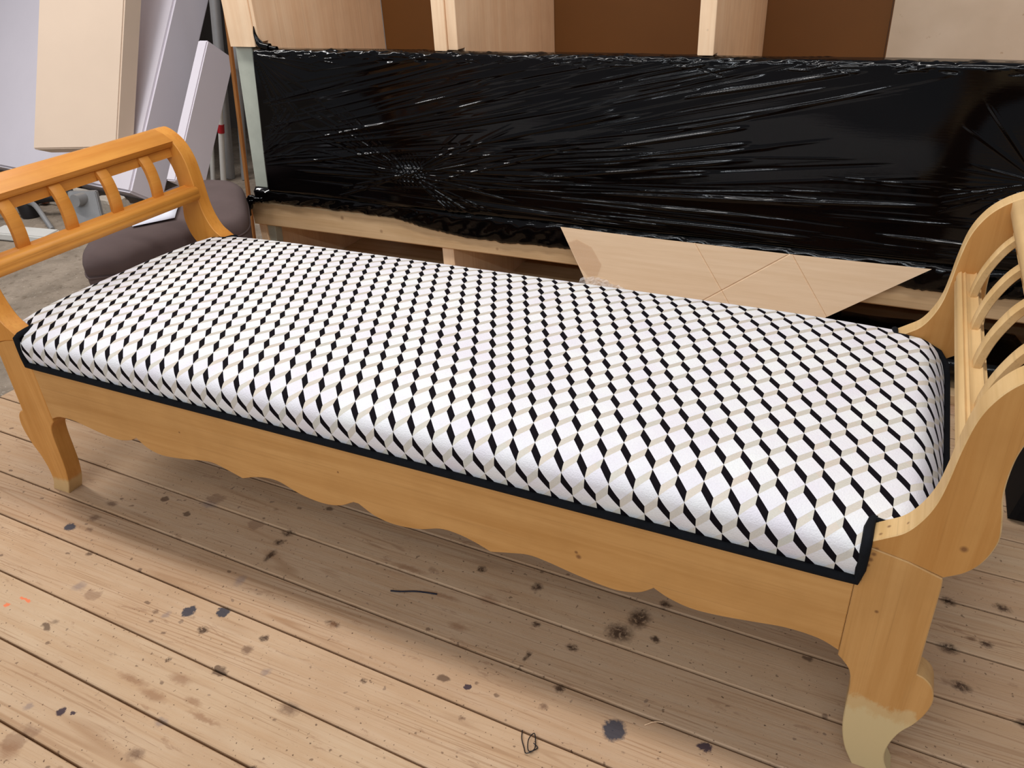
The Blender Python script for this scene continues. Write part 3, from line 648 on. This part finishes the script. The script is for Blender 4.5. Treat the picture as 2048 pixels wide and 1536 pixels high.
# ------------------------------------------------------------------ clutter on the concrete, seen through the left arm
st = empty('folding_stand', (0, 0, 0), 'black and grey folded metal stand on the concrete left of the ottoman', 'stand')
hub = (-2.22, 1.50, .07)
tube('hub', [(hub[0], hub[1], 0), (hub[0], hub[1], .07), (hub[0], hub[1], .11)], [.045, .05, .03], M['black'], st, 14)
for (x, y, z, r, mt) in ((-2.62, 1.12, .02, .020, 'black'), (-1.90, 1.62, .02, .018, 'black'), (-1.88, 1.36, .012, .012, 'grey_metal'), (-2.62, 1.42, .012, .010, 'white_plastic')):
    mid = ((hub[0]+x)/2, (hub[1]+y)/2, .085); tube('leg', [tuple(v) for v in crm([hub, mid, (x, y, z)], 6)], r, M[mt], st, 10)
tube('column', [(-1.93, 1.52, 0), (-1.99, 1.58, .22)], .024, M['black'], st, 12)
cr_ = empty('plaster_lump', (0, 0, 0), 'rough pale plaster lump with a brown core on the concrete', 'rubble')
def lump(name, c, s, mat, parent, seed):
    bm = bmesh.new(); bmesh.ops.create_icosphere(bm, subdivisions=3, radius=1); r = random.Random(seed)
    ph = [r.uniform(0, 6) for _ in range(6)]
    for v in bm.verts:
        k = 1+.14*math.sin(v.co.x*4+ph[0])*math.cos(v.co.y*5+ph[1])+.08*math.sin(v.co.z*9+ph[2])+r.uniform(-.04, .04)
        q = [max(-.72, min(.72, t)) for t in (v.co.x*k, v.co.y*k, v.co.z*k)]; v.co = Vector((c[0]+q[0]*s[0], c[1]+q[1]*s[1], max(-.002, c[2]+q[2]*s[2])))
    me = bpy.data.meshes.new(name); bm.to_mesh(me); bm.free(); me.materials.append(mat); o = bpy.data.objects.new(name, me); COL.objects.link(o)
    if parent: o.parent = parent
    return o
lump('body', (-2.22, 1.72, .03), (.24, .07, .06), M['plaster'], cr_, 1); lump('core', (-2.34, 1.655, .035), (.05, .025, .035), M['core'], cr_, 4)
tag(lump('plaster_lump', (-1.87, 1.70, .03), (.11, .07, .05), M['plaster'], None, 2), 'smaller pale plaster piece beside the grey hinge plate', 'rubble')
tag(lump('cloth_bundle', (-2.72, 1.66, .04), (.34, .09, .07), M['darkcloth'], None, 3), 'navy-black bundle on the concrete under the white foam', 'bundle')
tag(lump('cloth_bundle', (-2.62, 1.95, .035), (.28, .05, .05), M['darkcloth'], None, 9), 'smaller dark bundle in shadow behind the metal column', 'bundle')
hp_ = empty('hinge_plate', (0, 0, 0), 'grey metal hinge plate standing between ottoman and black column', 'bracket')
obox('plate', (-1.80, 1.42, 0), (.13, .05, 0), (-.010, .025, 0), (-.05, .05, .16), M['grey_metal'], hp_, .004)
tube('pivot', [(-1.78, 1.50, .13), (-1.77, 1.44, .135)], .028, M['grey_metal'], hp_, 16)
tag(obox('plastic_tray', (-2.08, 1.19, 0), (.33, .04, 0), (-.03, .10, 0), (0, 0, .035), M['white_plastic'], None, .006), 'off-white plastic tray lying on the concrete', 'tray')

# ------------------------------------------------------------------ black canvas bag at the far right and litter on the boards
tag(plate('canvas_bag', [(1.950, .004), (2.30, .0), (2.38, .30), (2.06, .33), (1.985, .22)], .71, .95, 1, M['box'], None, .010), 'black canvas bag standing on the boards behind the right arm', 'bag')
def thread(pts, r, mat, nm, lab, cat, closed=False): return tag(tube(nm, [tuple(v) for v in crm(pts, 5)], r, mat, None, 5, kind=None), lab, cat)
thread([(1.222, -.150, .001), (1.228, -.165, .003), (1.238, -.178, .002), (1.246, -.187, .004), (1.255, -.176, .005), (1.250, -.160, .003), (1.243, -.150, .005), (1.240, -.165, .006), (1.248, -.182, .004), (1.258, -.170, .002), (1.249, -.166, .004)], .0009, M['black'], 'thread', 'curled dark thread lying on the floor in front of the daybed', 'thread')
thread([(1.400, -.062, .001), (1.412, -.052, .003), (1.426, -.045, .001)], .0008, M['pine'], 'straw', 'tiny pale splinter beside the grey paint splash on the floor', 'splinter')
thread([(.85, .03, .002), (.87, .034, .004), (.90, .048, .003), (.94, .058, .002)], .0016, M['darkcloth'], 'string', 'short dark string lying on the shaded floor boards', 'string')
